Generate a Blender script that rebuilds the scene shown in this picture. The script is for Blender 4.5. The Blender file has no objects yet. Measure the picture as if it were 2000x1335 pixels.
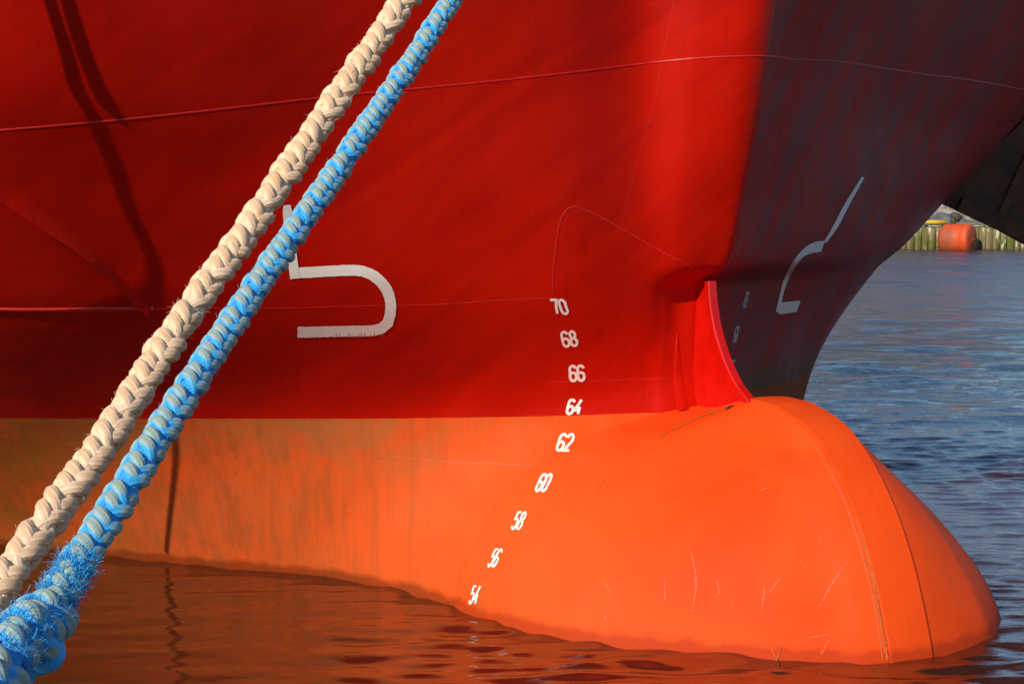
import bpy, math, random
import numpy as np
from mathutils import Vector, Matrix
from mathutils.bvhtree import BVHTree

random.seed(7); rng = np.random.default_rng(7)
scene = bpy.context.scene
R = math.radians
# ------------------------------------------------------------------ camera, sky, sun
H = 2.35; PITCH = math.atan(302.5/3000); F = 3000.0
cam_d = bpy.data.cameras.new('camera'); cam = bpy.data.objects.new('camera', cam_d)
scene.collection.objects.link(cam); scene.camera = cam
cam.location = (0, 0, H); cam.rotation_euler = (R(90)-PITCH, 0, 0)
cam_d.sensor_width = 36; cam_d.lens = 54; cam_d.clip_end = 3000; cam_d.clip_start = 0.05
SUN_AZ, SUN_EL = R(33.5), R(31)          # left of the direction straight behind the camera
S = Vector((-math.sin(SUN_AZ)*math.cos(SUN_EL), -math.cos(SUN_AZ)*math.cos(SUN_EL), math.sin(SUN_EL)))
sl = bpy.data.lights.new('sun', 'SUN'); sl.energy = 4.9; sl.angle = R(0.5); sl.color = (1.0, .90, .76)
so = bpy.data.objects.new('sun', sl); scene.collection.objects.link(so)
so.rotation_euler = S.to_track_quat('Z', 'Y').to_euler()
world = bpy.data.worlds.new('World'); scene.world = world; world.use_nodes = True
wn = world.node_tree; wn.nodes.clear()
wo = wn.nodes.new('ShaderNodeOutputWorld'); wb = wn.nodes.new('ShaderNodeBackground')
sky = wn.nodes.new('ShaderNodeTexSky'); sky.sky_type = 'NISHITA'; sky.sun_disc = False
sky.sun_elevation = SUN_EL; sky.sun_rotation = math.pi + SUN_AZ
sky.air_density = 1.0; sky.dust_density = 0.0; sky.ozone_density = 5.0
wb.inputs['Strength'].default_value = 0.125
# thin broken cloud low in the sky (a pale warm veil), as the water reflects it
tc = wn.nodes.new('ShaderNodeTexCoord'); mp = wn.nodes.new('ShaderNodeMapping'); mp.inputs['Scale'].default_value = (1.2, 1.2, 4.5)
cn = wn.nodes.new('ShaderNodeTexNoise'); cn.inputs['Scale'].default_value = 2.2; cn.inputs['Detail'].default_value = 5
cr = wn.nodes.new('ShaderNodeValToRGB'); cr.color_ramp.elements[0].position = .60; cr.color_ramp.elements[1].position = .95
cr.color_ramp.elements[1].color = (.75, .75, .75, 1)
mx = wn.nodes.new('ShaderNodeMix'); mx.data_type = 'RGBA'; mx.inputs['B'].default_value = (7.5, 6.3, 5.6, 1)
L = wn.links.new
L(tc.outputs['Generated'], mp.inputs['Vector']); L(mp.outputs[0], cn.inputs['Vector']); L(cn.outputs['Fac'], cr.inputs[0])
L(cr.outputs[0], mx.inputs['Factor']); L(sky.outputs[0], mx.inputs['A']); L(mx.outputs['Result'], wb.inputs['Color']); L(wb.outputs[0], wo.inputs['Surface'])
scene.view_settings.view_transform = 'Standard'; scene.view_settings.look = 'None'
scene.view_settings.exposure = -0.22; scene.view_settings.gamma = 1.0
scene.cycles.max_bounces = 8; scene.cycles.caustics_reflective = False

# ------------------------------------------------------------------ helpers
CP, SP = math.cos(PITCH), math.sin(PITCH)
CAM = Vector((0, 0, H))
def ray(px, py):
    u = (px-1000)/F; v = (py-667.5)/F
    return Vector((u, CP - v*SP, -SP - v*CP)).normalized()
def at_z(px, py, z):
    d = ray(px, py); k = (z-H)/d.z; return CAM + d*k
def at_y(px, py, y):
    d = ray(px, py); return CAM + d*(y/d.y)
def col(px, y, z):                                   # point in picture column px at ground distance y and height z
    return Vector(((px-1000)/F*(y*CP + (H-z)*SP), y, z))
def proj(p):
    d = Vector(p)-CAM; dep = d.y*CP - d.z*SP; return (1000+F*d.x/dep, 667.5 - F*(d.y*SP + d.z*CP)/dep)
def link(name, me, parent=None, mat=None):
    o = bpy.data.objects.new(name, me); scene.collection.objects.link(o)
    if parent is not None: o.parent = parent
    if mat is not None and hasattr(me, 'materials'): me.materials.append(mat)
    return o
def mesh(name, V, Fc, mat=None, parent=None, smooth=True, attrs=None, uv=None):
    me = bpy.data.meshes.new(name)
    V = [tuple(v) for v in V]
    me.from_pydata(V, [], [tuple(int(i) for i in f) for f in Fc]); me.update()
    if smooth: me.polygons.foreach_set('use_smooth', [True]*len(me.polygons))
    if attrs:
        for k, a in attrs.items():
            at = me.attributes.new(k, 'FLOAT', 'POINT'); at.data.foreach_set('value', np.asarray(a, dtype=np.float32))
    return link(name, me, parent, mat)
def empty(name, loc=(0, 0, 0)):
    o = bpy.data.objects.new(name, None); scene.collection.objects.link(o); o.location = loc; o.empty_display_size = .2
    return o
def tag(o, label=None, cat=None, group=None, kind=None):
    for k, v in (('label', label), ('category', cat), ('group', group), ('kind', kind)):
        if v: o[k] = v
    return o
def rehome(child, parent):                           # child meshes are in world coordinates; keep them there
    child.parent = parent; child.matrix_parent_inverse = parent.matrix_world.inverted()
def grid_faces(nr, nc, closed=False, off=0, flip=False):
    f = []
    for i in range(nr-1):
        for j in range(nc if closed else nc-1):
            a = off+i*nc+j; b = off+i*nc+(j+1) % nc; c = b+nc; d = a+nc
            f.append((a, d, c, b) if flip else (a, b, c, d))
    return f
def catmull(P, n):                                   # P (k,d) -> smooth samples, n per span
    P = np.asarray(P, float); k = len(P); out = []
    Q = np.vstack([2*P[0]-P[1], P, 2*P[-1]-P[-2]])
    for i in range(k-1):
        p0, p1, p2, p3 = Q[i], Q[i+1], Q[i+2], Q[i+3]
        for s in range(n):
            t = s/n
            out.append(.5*((2*p1)+(-p0+p2)*t+(2*p0-5*p1+4*p2-p3)*t*t+(-p0+3*p1-3*p2+p3)*t**3))
    out.append(P[-1]); return np.array(out)
def tube(path, rad, n=12, cap=True):
    path = [Vector(p) for p in path]; V = []; k = len(path)
    if not hasattr(rad, '__len__'): rad = [rad]*k
    T0 = (path[1]-path[0]).normalized(); ref = Vector((0, 0, 1)) if abs(T0.z) < .9 else Vector((1, 0, 0))
    N = T0.cross(ref).normalized()
    for i, p in enumerate(path):
        T = (path[min(i+1, k-1)]-path[max(i-1, 0)]).normalized(); N = (N - T*N.dot(T)).normalized(); B = T.cross(N)
        for j in range(n):
            a = 2*math.pi*j/n; V.append(p + (N*math.cos(a)+B*math.sin(a))*rad[i])
    Fc = grid_faces(k, n, True)
    if cap: Fc += [tuple(range(n))[::-1], tuple(range((k-1)*n, k*n))]
    return V, Fc
def merge(parts):
    V, Fc = [], []
    for v, f in parts:
        o = len(V); V += list(v); Fc += [tuple(i+o for i in q) for q in f]
    return V, Fc
def box(c, s, rot=None):
    c = Vector(c); V = []
    for x in (-.5, .5):
        for y in (-.5, .5):
            for z in (-.5, .5):
                v = Vector((x*s[0], y*s[1], z*s[2]))
                if rot is not None: v = rot @ v
                V.append(c+v)
    return V, [(0, 1, 3, 2), (4, 6, 7, 5), (0, 4, 5, 1), (2, 3, 7, 6), (0, 2, 6, 4), (1, 5, 7, 3)]

# ------------------------------------------------------------------ materials
class N:
    def __init__(self, name):
        self.m = bpy.data.materials.new(name); self.m.use_nodes = True
        self.t = self.m.node_tree; self.b = self.t.nodes['Principled BSDF']
    def n(self, typ, **kw):
        x = self.t.nodes.new(typ)
        for k, v in kw.items():
            if k in x.inputs: x.inputs[k].default_value = v
            else: setattr(x, k, v)
        return x
    def l(self, a, b): self.t.links.new(a, b)
    def coord(self, scale=(1, 1, 1), rot=(0, 0, 0), loc=(0, 0, 0)):
        g = self.n('ShaderNodeNewGeometry'); m = self.n('ShaderNodeMapping')
        m.inputs['Scale'].default_value = scale; m.inputs['Rotation'].default_value = rot; m.inputs['Location'].default_value = loc
        self.l(g.outputs['Position'], m.inputs['Vector']); return m.outputs[0]
    def noise(self, vec, scale, detail=4, rough=.5, dist=0):
        x = self.n('ShaderNodeTexNoise'); x.inputs['Scale'].default_value = scale; x.inputs['Detail'].default_value = detail
        x.inputs['Roughness'].default_value = rough; x.inputs['Distortion'].default_value = dist
        if vec is not None: self.l(vec, x.inputs['Vector'])
        return x.outputs['Fac']
    def ramp(self, fac, p0, p1, c0=0.0, c1=1.0):
        x = self.n('ShaderNodeMapRange'); x.inputs['From Min'].default_value = p0; x.inputs['From Max'].default_value = p1
        x.inputs['To Min'].default_value = c0; x.inputs['To Max'].default_value = c1; x.interpolation_type = 'SMOOTHSTEP'
        self.l(fac, x.inputs['Value']); return x.outputs[0]
    def math(self, op, a, b=None):
        x = self.n('ShaderNodeMath'); x.operation = op
        for i, v in enumerate((a, b)):
            if v is None: continue
            if isinstance(v, (int, float)): x.inputs[i].default_value = v
            else: self.l(v, x.inputs[i])
        return x.outputs[0]
    def mix(self, fac, a, b, blend='MIX'):
        x = self.n('ShaderNodeMix'); x.data_type = 'RGBA'; x.blend_type = blend
        for k, v in (('Factor', fac), ('A', a), ('B', b)):
            if isinstance(v, (int, float)): x.inputs[k].default_value = v
            elif isinstance(v, tuple): x.inputs[k].default_value = v+(1,) if len(v) == 3 else v
            else: self.l(v, x.inputs[k])
        return x.outputs['Result']
    def bump(self, h, strength, dist, normal=None):
        x = self.n('ShaderNodeBump'); x.inputs['Strength'].default_value = strength; x.inputs['Distance'].default_value = dist
        self.l(h, x.inputs['Height'])
        if normal is not None: self.l(normal, x.inputs['Normal'])
        return x.outputs[0]
    def out(self, color=None, rough=None, normal=None, **kw):
        b = self.b
        if color is not None:
            if isinstance(color, tuple): b.inputs['Base Color'].default_value = color+(1,)
            else: self.l(color, b.inputs['Base Color'])
        if rough is not None:
            if isinstance(rough, (int, float)): b.inputs['Roughness'].default_value = rough
            else: self.l(rough, b.inputs['Roughness'])
        if normal is not None: self.l(normal, b.inputs['Normal'])
        for k, v in kw.items(): b.inputs[k].default_value = v
        return self.m
def pos_xyz(m):
    g = m.n('ShaderNodeNewGeometry'); s = m.n('ShaderNodeSeparateXYZ'); m.l(g.outputs['Position'], s.inputs[0]); return s.outputs

RED = (.56, .0075, .0006); ORANGE = (.93, .074, .004)
ZB = 1.02                                            # height of the boot-top paint line above the water
def boot_top(m, x, y, z):
    # rubbed, weathered orange boot-top, dirtier aft
    aft = m.ramp(x, 1.1, -1.6, .12, 1.0)
    vs = m.noise(m.coord((6.5, 3, .16)), 2.2, 6, .62, .25)
    fs = m.noise(m.coord((22, 22, .6)), 1.5, 4, .6)
    bl = m.noise(m.coord((1, 1, 1.6)), 2.3, 6, .62, .5)
    org = m.mix(m.math('MULTIPLY', m.ramp(bl, .25, .8), m.math('MULTIPLY', aft, .6)), m.mix(m.math('MULTIPLY', aft, .45), ORANGE, (.62, .14, .03)), (.50, .13, .035))
    org = m.mix(m.math('MULTIPLY', m.ramp(vs, .42, .66), m.math('MULTIPLY', aft, .5)), org, (.36, .09, .02))
    org = m.mix(m.math('MULTIPLY', m.ramp(fs, .5, .75), m.math('MULTIPLY', aft, .35)), org, (.30, .10, .02))
    under = m.math('MULTIPLY', m.ramp(z, .55, 1.0), m.ramp(bl, .38, .62))
    org = m.mix(m.math('MULTIPLY', m.math('MULTIPLY', under, aft), .6), org, (.46, .17, .045))
    alg = m.math('MULTIPLY', m.ramp(x, -1.9, -3.1), m.ramp(m.noise(m.coord((1.4, 1, .7)), 1.9, 5, .6), .30, .75))
    org = m.mix(m.math('MULTIPLY', alg, .7), org, (.34, .14, .010))
    return org
def hull_paint():
    m = N('hull_paint'); x, y, z = pos_xyz(m)
    # flow streaks: run down and aft along the plating
    st = m.coord((1.0, .6, 1.0), (0, R(38), 0)); stv = m.n('ShaderNodeMapping'); stv.inputs['Scale'].default_value = (.55, .55, 4.2); m.l(st, stv.inputs['Vector'])
    s1 = m.noise(stv.outputs[0], 1.1, 5, .6, .6)
    stp = m.coord((1.0, 1.0, 1.0), (0, R(-32), R(-20))); stw = m.n('ShaderNodeMapping'); stw.inputs['Scale'].default_value = (7, 3.0, .45); m.l(stp, stw.inputs['Vector'])
    s2 = m.noise(stw.outputs[0], 1.6, 6, .6, .3)
    big = m.noise(m.coord(), .8, 4, .5)
    red = m.mix(m.ramp(s1, .36, .72, 0, .6), RED, (.36, .003, .0006))
    red = m.mix(m.math('MULTIPLY', m.ramp(x, .2, -2.4, 0, .5), m.ramp(big, .3, .6, .5, 1)), red, (.40, .004, .0006))  # darker towards the left: shading of the flared side put into the red
    red = m.mix(m.ramp(big, .4, .75, 0, .35), red, (.62, .012, .001))
    # port side of the bow: scuffed, chalky paint, mixed dark so the colour also carries shade
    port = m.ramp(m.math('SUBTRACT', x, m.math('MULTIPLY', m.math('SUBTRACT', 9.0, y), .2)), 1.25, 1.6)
    chalk_shade = m.math('MULTIPLY', port, m.ramp(s2, .36, .64, .45, .88))
    red = m.mix(chalk_shade, red, (.165, .078, .076))
    scr = m.n('ShaderNodeTexWave', wave_type='BANDS'); scr.inputs['Scale'].default_value = 1.6; scr.inputs['Distortion'].default_value = 6; scr.inputs['Detail'].default_value = 4; scr.inputs['Detail Scale'].default_value = .5
    m.l(m.coord((1.0, .6, .5), (0, R(52), 0)), scr.inputs['Vector'])
    red = m.mix(m.math('MULTIPLY', m.ramp(scr.outputs['Fac'], .965, 1.0), m.ramp(big, .46, .6, 0, .0)), red, (.66, .03, .008))
    run = m.noise(m.coord((14, 8, .35)), 1.3, 5, .6); red = m.mix(m.math('MULTIPLY', m.ramp(run, .56, .74), .35), red, (.33, .008, .002))
    redr = m.noise(m.coord(), 55, 3, .6)
    red = m.mix(m.ramp(redr, .5, .8, 0, .10), red, (.25, .01, .005))
    org = boot_top(m, x, y, z)
    # waterline grime where the hull was wet
    wet = m.ramp(m.math('ADD', z, m.math('MULTIPLY', m.noise(m.coord((3, 3, 1)), 2.5, 4), .07)), .115, .06)
    org = m.mix(m.math('MULTIPLY', wet, .7), org, (.20, .03, .005))
    edge = m.noise(m.coord(), 18, 3); zz = m.math('ADD', z, m.math('MULTIPLY', edge, .008))
    cut = m.ramp(zz, ZB+.002, ZB+.007)
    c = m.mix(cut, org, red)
    # algae above the water on the port side
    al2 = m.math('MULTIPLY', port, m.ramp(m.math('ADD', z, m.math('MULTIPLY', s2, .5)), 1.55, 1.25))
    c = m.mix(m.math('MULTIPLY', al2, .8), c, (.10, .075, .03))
    dents = m.noise(m.coord((1, 1, 1.3)), 1.3, 3, .45); fine = m.noise(m.coord(), 140, 2, .5); peel = m.noise(m.coord(), 26, 4, .6)
    fr_ = m.math('MULTIPLY', m.math('SINE', m.math('MULTIPLY', m.math('ADD', x, m.math('MULTIPLY', z, .25)), 9.6)), .10)
    dents = m.math('ADD', dents, fr_)
    n1 = m.bump(dents, .6, .035); n2 = m.bump(peel, .25, .004, n1); n3 = m.bump(fine, .12, .0015, n2)
    rg = m.ramp(m.noise(m.coord(), 3, 5, .6), .3, .7, .40, .56)
    rg = m.math('ADD', rg, m.math('MULTIPLY', m.math('SUBTRACT', 1.0, cut), .15))
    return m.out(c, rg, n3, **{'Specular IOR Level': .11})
def bulb_paint():
    m = N('bulb_paint'); x, y, z = pos_xyz(m)
    bl = m.noise(m.coord(), 1.4, 6, .6, .5); fn = m.noise(m.coord((1, 1, .5)), 9, 5, .65, .6)
    c = m.mix(m.math('MULTIPLY', m.ramp(bl, .36, .66, 0, .75), m.ramp(x, .2, 1.0)), boot_top(m, x, y, z), (.80, .054, .004))
    c = m.mix(m.math('MULTIPLY', m.ramp(fn, .55, .8, 0, .22), m.ramp(x, .2, 1.0)), c, (.62, .07, .012))
    # scratches: thin distorted bands
    w = m.n('ShaderNodeTexWave', wave_type='BANDS'); w.inputs['Scale'].default_value = .7; w.inputs['Distortion'].default_value = 9; w.inputs['Detail'].default_value = 3; w.inputs['Detail Scale'].default_value = .7
    m.l(m.coord((1.2, 1, .7), (0, R(20), 0)), w.inputs['Vector'])
    sc = m.math('MULTIPLY', m.ramp(w.outputs['Fac'], .985, 1.0), m.ramp(m.noise(m.coord(), 2.6, 3), .52, .62))
    c = m.mix(m.math('MULTIPLY', sc, .0), c, (.95, .30, .12))
    # brown-yellow grime where the bulb runs into the hull
    gr = m.math('MULTIPLY', m.ramp(x, 1.1, .3), m.ramp(m.noise(m.coord((1, 1, 1)), 3.5, 5, .6), .35, .65, .25, 1))
    c = m.mix(m.math('MULTIPLY', gr, .22), c, (.50, .125, .016))
    wet = m.ramp(m.math('ADD', z, m.math('MULTIPLY', m.noise(m.coord((3, 3, 1)), 2.5, 4), .08)), .12, .07)
    c = m.mix(m.math('MULTIPLY', wet, .7), c, (.42, .035, .005))
    dents = m.noise(m.coord(), 1.6, 3, .45); peel = m.noise(m.coord(), 40, 4, .6)
    n2 = m.bump(peel, .2, .003, m.bump(dents, .5, .04))
    return m.out(c, .62, n2, **{'Specular IOR Level': .12})
def simple(name, c1, c2, scale=6, rough=.6, bump=.3, dist=.01, lo=.35, hi=.7, stretch=(1, 1, 1), **kw):
    m = N(name); f = m.noise(m.coord(stretch), scale, 6, .6, .3)
    return m.out(m.mix(m.ramp(f, lo, hi), c1, c2), rough, m.bump(m.noise(m.coord(stretch), scale*3, 5, .6), bump, dist), **kw)
M_HULL = hull_paint(); M_BULB = bulb_paint()
M_REDTRIM = simple('red_stem_paint', (.62, .006, .002), (.52, .004, .001), 9, .28, .25, .004)
M_SEAM_RED = simple('red_weld_paint', (.58, .008, .002), (.48, .004, .001), 20, .42, .4, .004)
M_SEAM_DARK = simple('dull_weld_paint', (.36, .05, .04), (.30, .03, .02), 20, .45, .4, .004)
M_SEAM_ORG = simple('orange_weld_paint', (.62, .085, .012), (.45, .085, .016), 14, .55, .4, .004)
M_MARK = simple('white_mark_paint', (.95, .90, .80), (.88, .80, .68), 14, .5, .2, .002, .5, .8)
M_DARKSLOT = simple('dark_recess', (.015, .012, .012), (.03, .02, .02), 9, .8)
M_RUSTPAINT = simple('rust_streaks', (.45, .17, .03), (.22, .09, .02), 30, .8, .5, .004)

# ------------------------------------------------------------------ the ship's geometry
TH = R(22)
FWD = Vector((math.sin(TH), -math.cos(TH), 0)); AFT = -FWD; STB = Vector((-math.cos(TH), -math.sin(TH), 0))
T0 = at_z(1780, 1290, 0)
TH2 = R(27)                                          # the stem above the bulb is turned a little more
FWD2 = Vector((math.sin(TH2), -math.cos(TH2), 0)); AFT2 = -FWD2; STB2 = Vector((-math.cos(TH2), -math.sin(TH2), 0))
def ctr(px, py, n=None):                             # picture ray -> point on the centreline plane
    d = ray(px, py); n = n or STB; k = (T0-CAM).dot(n)/d.dot(n); return CAM + d*k
def ctr_z(px, z):                                    # centreline point in picture column px at height z
    lo, hi = -200, 2200
    for _ in range(60):
        mid = (lo+hi)/2
        if ctr(px, mid, STB2).z > z: lo = mid
        else: hi = mid
    return ctr(px, (lo+hi)/2, STB2)
def ship(t, lat, z): p = T0 + AFT*t + STB*lat; return Vector((p.x, p.y, z))

cols_px = [-1500, -900, -400, 0, 350, 700, 950, 1110, 1250]
ROWS = {   # z : distances at those columns, nose column px, nose roundness, port (x, y) points
 -1.0: ([13.2, 12.3, 11.4, 10.75, 10.1, 9.6, 9.2, 9.0, 9.1], 1325, .12, [(1.2, 9.8), (1.4, 10.3), (1.55, 11), (1.6, 11.8), (1.5, 13), (1.0, 15), (-1, 19)]),
 0.0:  ([12.3, 11.4, 10.6, 9.98, 9.46, 9.06, 8.66, 8.48, 8.70], 1345, .13, [(1.28, 9.65), (1.55, 10.05), (1.83, 10.6), (1.97, 11.2), (1.95, 12.2), (1.5, 14.5), (-.5, 19)]),
 1.02: ([10.2, 9.5, 9.0, 8.80, 8.78, 8.78, 8.83, 8.92, 9.06], 1345, .13, [(1.25, 9.55), (1.55, 9.95), (1.90, 10.5), (2.17, 11.05), (2.28, 12.1), (2.0, 14.5), (.3, 19)]),
 1.74: ([8.75, 8.35, 8.05, 7.90, 8.02, 8.24, 8.45, 8.63, 8.86], 1350, .14, [(1.27, 9.50), (1.66, 9.90), (2.13, 10.45), (2.64, 11.25), (2.85, 12.4), (2.7, 15), (1.1, 19)]),
 1.90: ([8.58, 8.18, 7.88, 7.75, 7.90, 8.15, 8.40, 8.58, 8.82], 1405, .15, [(1.45, 9.32), (1.86, 9.72), (2.34, 10.35), (2.85, 11.3), (3.06, 12.5), (2.95, 15), (1.35, 19)]),
 2.3:  ([8.1, 7.75, 7.5, 7.42, 7.64, 8.05, 8.30, 8.50, 8.76], 1432, .16, [(1.43, 9.24), (1.92, 9.68), (2.58, 10.5), (3.27, 11.6), (3.55, 12.8), (3.4, 15.2), (1.85, 19)]),
 2.85: ([7.5, 7.2, 7.02, 7.04, 7.38, 7.92, 8.22, 8.44, 8.72], 1468, .15, [(1.48, 9.16), (2.0, 9.68), (2.88, 10.75), (4.0, 12.15), (4.35, 13.4), (4.3, 15.6), (2.8, 19)]),
 3.87: ([6.7, 6.6, 6.6, 6.75, 7.15, 7.62, 8.0, 8.27, 8.57], 1528, .15, [(1.68, 9.03), (2.36, 9.64), (3.5, 10.85), (5.1, 12.55), (5.6, 13.9), (5.6, 16), (4.2, 19.5)]),
 6.2:  ([5.2, 5.3, 5.5, 5.8, 6.3, 6.95, 7.4, 7.7, 8.0], 1640, .2, [(2.2, 8.75), (3.2, 9.6), (4.8, 11.2), (6.7, 13.2), (7.3, 14.5), (7.4, 16.5), (6.2, 20)]),
}
net = []
for z, (ds, npx, nr, port) in ROWS.items():
    row = [col(px, d, z) for px, d in zip(cols_px, ds)]
    nose = ctr_z(npx, z)
    if z < 1.8: nose = nose + Vector((-.012, -.12, 0))
    s2_ = nose + STB2*nr*.60 + AFT2*nr*.13
    row += [row[-1].lerp(s2_, .55) + FWD2*nr*.10, s2_, nose - STB2*nr*.40 + AFT2*nr*.12, nose - STB2*nr*.95 + AFT2*nr*.60]
    row += [Vector((x, y, z)) for x, y in port]
    net.append([tuple(v) for v in row])
net = np.array(net); zs = np.array(list(ROWS))
rows_s = np.array([catmull(r, 14) for r in net])      # smooth along the waterlines
def pchip_rows(A, zk, zq):                            # monotone cubic across heights, no overshoot at the forefoot
    h = np.diff(zk)[:, None, None]; d = np.diff(A, axis=0)/h
    m = np.zeros_like(A); m[0] = d[0]; m[-1] = d[-1]
    for i in range(1, len(zk)-1):
        a, b = d[i-1], d[i]; w = (a*b > 0); m[i] = np.where(w, 2*a*b/np.where(np.abs(a+b) < 1e-12, 1, a+b), 0)
    out = []
    for q in zq:
        i = min(max(np.searchsorted(zk, q)-1, 0), len(zk)-2); H_ = zk[i+1]-zk[i]; t = (q-zk[i])/H_
        out.append((2*t**3-3*t*t+1)*A[i]+(t**3-2*t*t+t)*H_*m[i]+(-2*t**3+3*t*t)*A[i+1]+(t**3-t*t)*H_*m[i+1])
    return np.array(out)
zq = np.concatenate([np.arange(-1, 1.6, .04), np.arange(1.6, 2.05, .014), np.arange(2.05, 4, .05), np.arange(4, 6.21, .2)])
G = pchip_rows(rows_s, zs, zq)
nr_, nc_ = G.shape[:2]; HV = G.reshape(-1, 3); HF = grid_faces(nr_, nc_)
# bulb: waterplanes from the keel up, each a U open aft round the stem strip
strip_px = [(1780, 1290), (1752, 1145), (1720, 1032), (1680, 936), (1640, 868), (1600, 824), (1545, 790)]
prof = [ctr(*p) for p in strip_px]; pz = [p.z for p in prof]; ptc = [(p-T0).dot(AFT) for p in prof]
ZM = pz[-1]
PZT = catmull(np.array(list(zip([-1.3, -.75, -.35]+pz, [.30, -.02, -.06]+ptc))), 12)
def drop(t, z): u = min(1, max(0, (t-1.35)/.9)); return -(.24*u*u*(3-2*u)+.22*max(0, t-2.25))*max(0, z/ZM)**2
def tc_(z): return float(np.interp(z, PZT[:, 0], PZT[:, 1]))
HW = .125
fS = catmull(np.array([(0, 0), (.05, .12), (.13, .24), (.30, .52), (.65, .92), (1.1, 1.24), (1.78, 1.36), (3.0, .9)]), 10)
fP = catmull(np.array([(0, 0), (.05, .22), (.12, .42), (.2, .58), (.45, .86), (.9, 1.14), (1.5, 1.38), (3, 1.55)]), 10)
sS = catmull(np.array([(-1.3, .55), (-.7, .92), (-.3, 1.02), (0, 1.0), (.4, .89), (.6, .79), (.78, .64), (.9, .49), (.99, .34), (1.07, .20), (ZM, .02)]), 8)
sP = catmull(np.array([(-1.3, .5), (-.7, .88), (-.3, .96), (0, .93), (.2, .86), (.4, .73), (.6, .57), (.8, .37), (.9, .26), (1.0, .16), (1.08, .08), (ZM, .01)]), 8)
zl = np.concatenate([np.linspace(-1.3, .8, 60), np.linspace(.82, ZM-.002, 40)])
tau = np.concatenate([np.linspace(0, 1, 46)**2*1.4, np.linspace(1.45, 2.9, 16)])
nt = len(tau); NB = 2*nt; BV = []
for z in zl:
    t0 = tc_(z); a = np.interp(z, sS[:, 0], sS[:, 1]); b = np.interp(z, sP[:, 0], sP[:, 1])
    for u in tau[::-1]: BV.append(ship(t0+u, -(HW+b*np.interp(u, fP[:, 0], fP[:, 1])), z+drop(t0+u, z)))
    for u in tau: BV.append(ship(t0+u, HW+a*np.interp(u, fS[:, 0], fS[:, 1]), z+drop(t0+u, z)))
BV = np.array([tuple(v) for v in BV]); BF = grid_faces(len(zl), NB)
o_ = (len(zl)-1)*NB                                  # close the narrow crown of the bulb
BF += [(o_+i, o_+i+1, o_+NB-2-i, o_+NB-1-i) for i in range(nt-1)]
# fair the two surfaces into each other (fillet where they meet)
def fair(V, Fc, oV, oF, k):
    tree = BVHTree.FromPolygons([Vector(v) for v in oV], oF)
    me = BVHTree.FromPolygons([Vector(v) for v in V], Fc)
    V = V.copy(); nrm = np.zeros_like(V)
    for f in Fc:
        if len(f) != 4: continue
        a, b, c, d = (V[i] for i in f); n = np.cross(c-a, d-b); nrm[list(f)] += n
    nrm /= (np.linalg.norm(nrm, axis=1)[:, None]+1e-12)
    for i, v in enumerate(V):
        xr = max(0, min(1, (1.5-v[0])/.8)); kk = k+1.0*max(0, min(1, 1.05-v[2]/1.2))*xr*xr*(3-2*xr)
        loc, n, idx, dist = tree.find_nearest(Vector(v), kk)
        if loc is None or dist > kk: continue
        h = (kk-dist)/kk; V[i] += nrm[i]*SGN*(h*h*kk*.25)
    return V
# orientation: make both sets of faces point outwards
SGN = 1.0
def avg_dir(V, Fc, sel):
    f = Fc[sel]; a, b, c, d = (V[i] for i in f); return np.cross(c-a, d-b)
hn = avg_dir(HV, HF, (nr_//2)*(nc_-1)+60)
if hn[1] > 0: HF = [f[::-1] for f in HF]
q_ = 50*(NB-1)+nt-1; bn = avg_dir(BV, BF, q_)
if np.dot(bn, np.array(FWD)) < 0: BF = [f[::-1] for f in BF]
K = .30
HV2 = fair(HV, HF, BV, BF, K); BV2 = fair(BV, BF, HV, HF, K)
HV, BV = HV2, BV2

ship_root = empty('moored_ship', ship(2.0, 0, 0))
bpy.context.view_layer.update()
tag(ship_root, 'red ship bow with orange boot-top and bulbous nose, moored in calm harbour water', 'ship')
def part(name, V, Fc, mat, parent=ship_root, **kw):
    o = mesh(name, V, Fc, mat, **kw); bpy.context.view_layer.update(); rehome(o, parent); return o
# close the hull: aft bulkhead line and deck
o_ = len(HV); top = list(range((nr_-1)*nc_, nr_*nc_)); HFx = HF + [tuple(top)]
hull = part('hull', HV, HFx, M_HULL)
bulb = part('bulb', BV, BF, M_BULB)
T_HULL = BVHTree.FromPolygons([Vector(v) for v in HV], HF); T_BULB = BVHTree.FromPolygons([Vector(v) for v in BV], BF)
def cast(px, py, only=None):
    d = ray(px, py); best = None
    for k, T in (('hull', T_HULL), ('bulb', T_BULB)):
        if only and k != only: continue
        loc, n, i, dist = T.ray_cast(CAM, d)
        if loc is not None and (best is None or dist < best[2]):
            if n.dot(d) > 0: n = -n
            best = (loc, n, dist)
    return best

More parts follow.
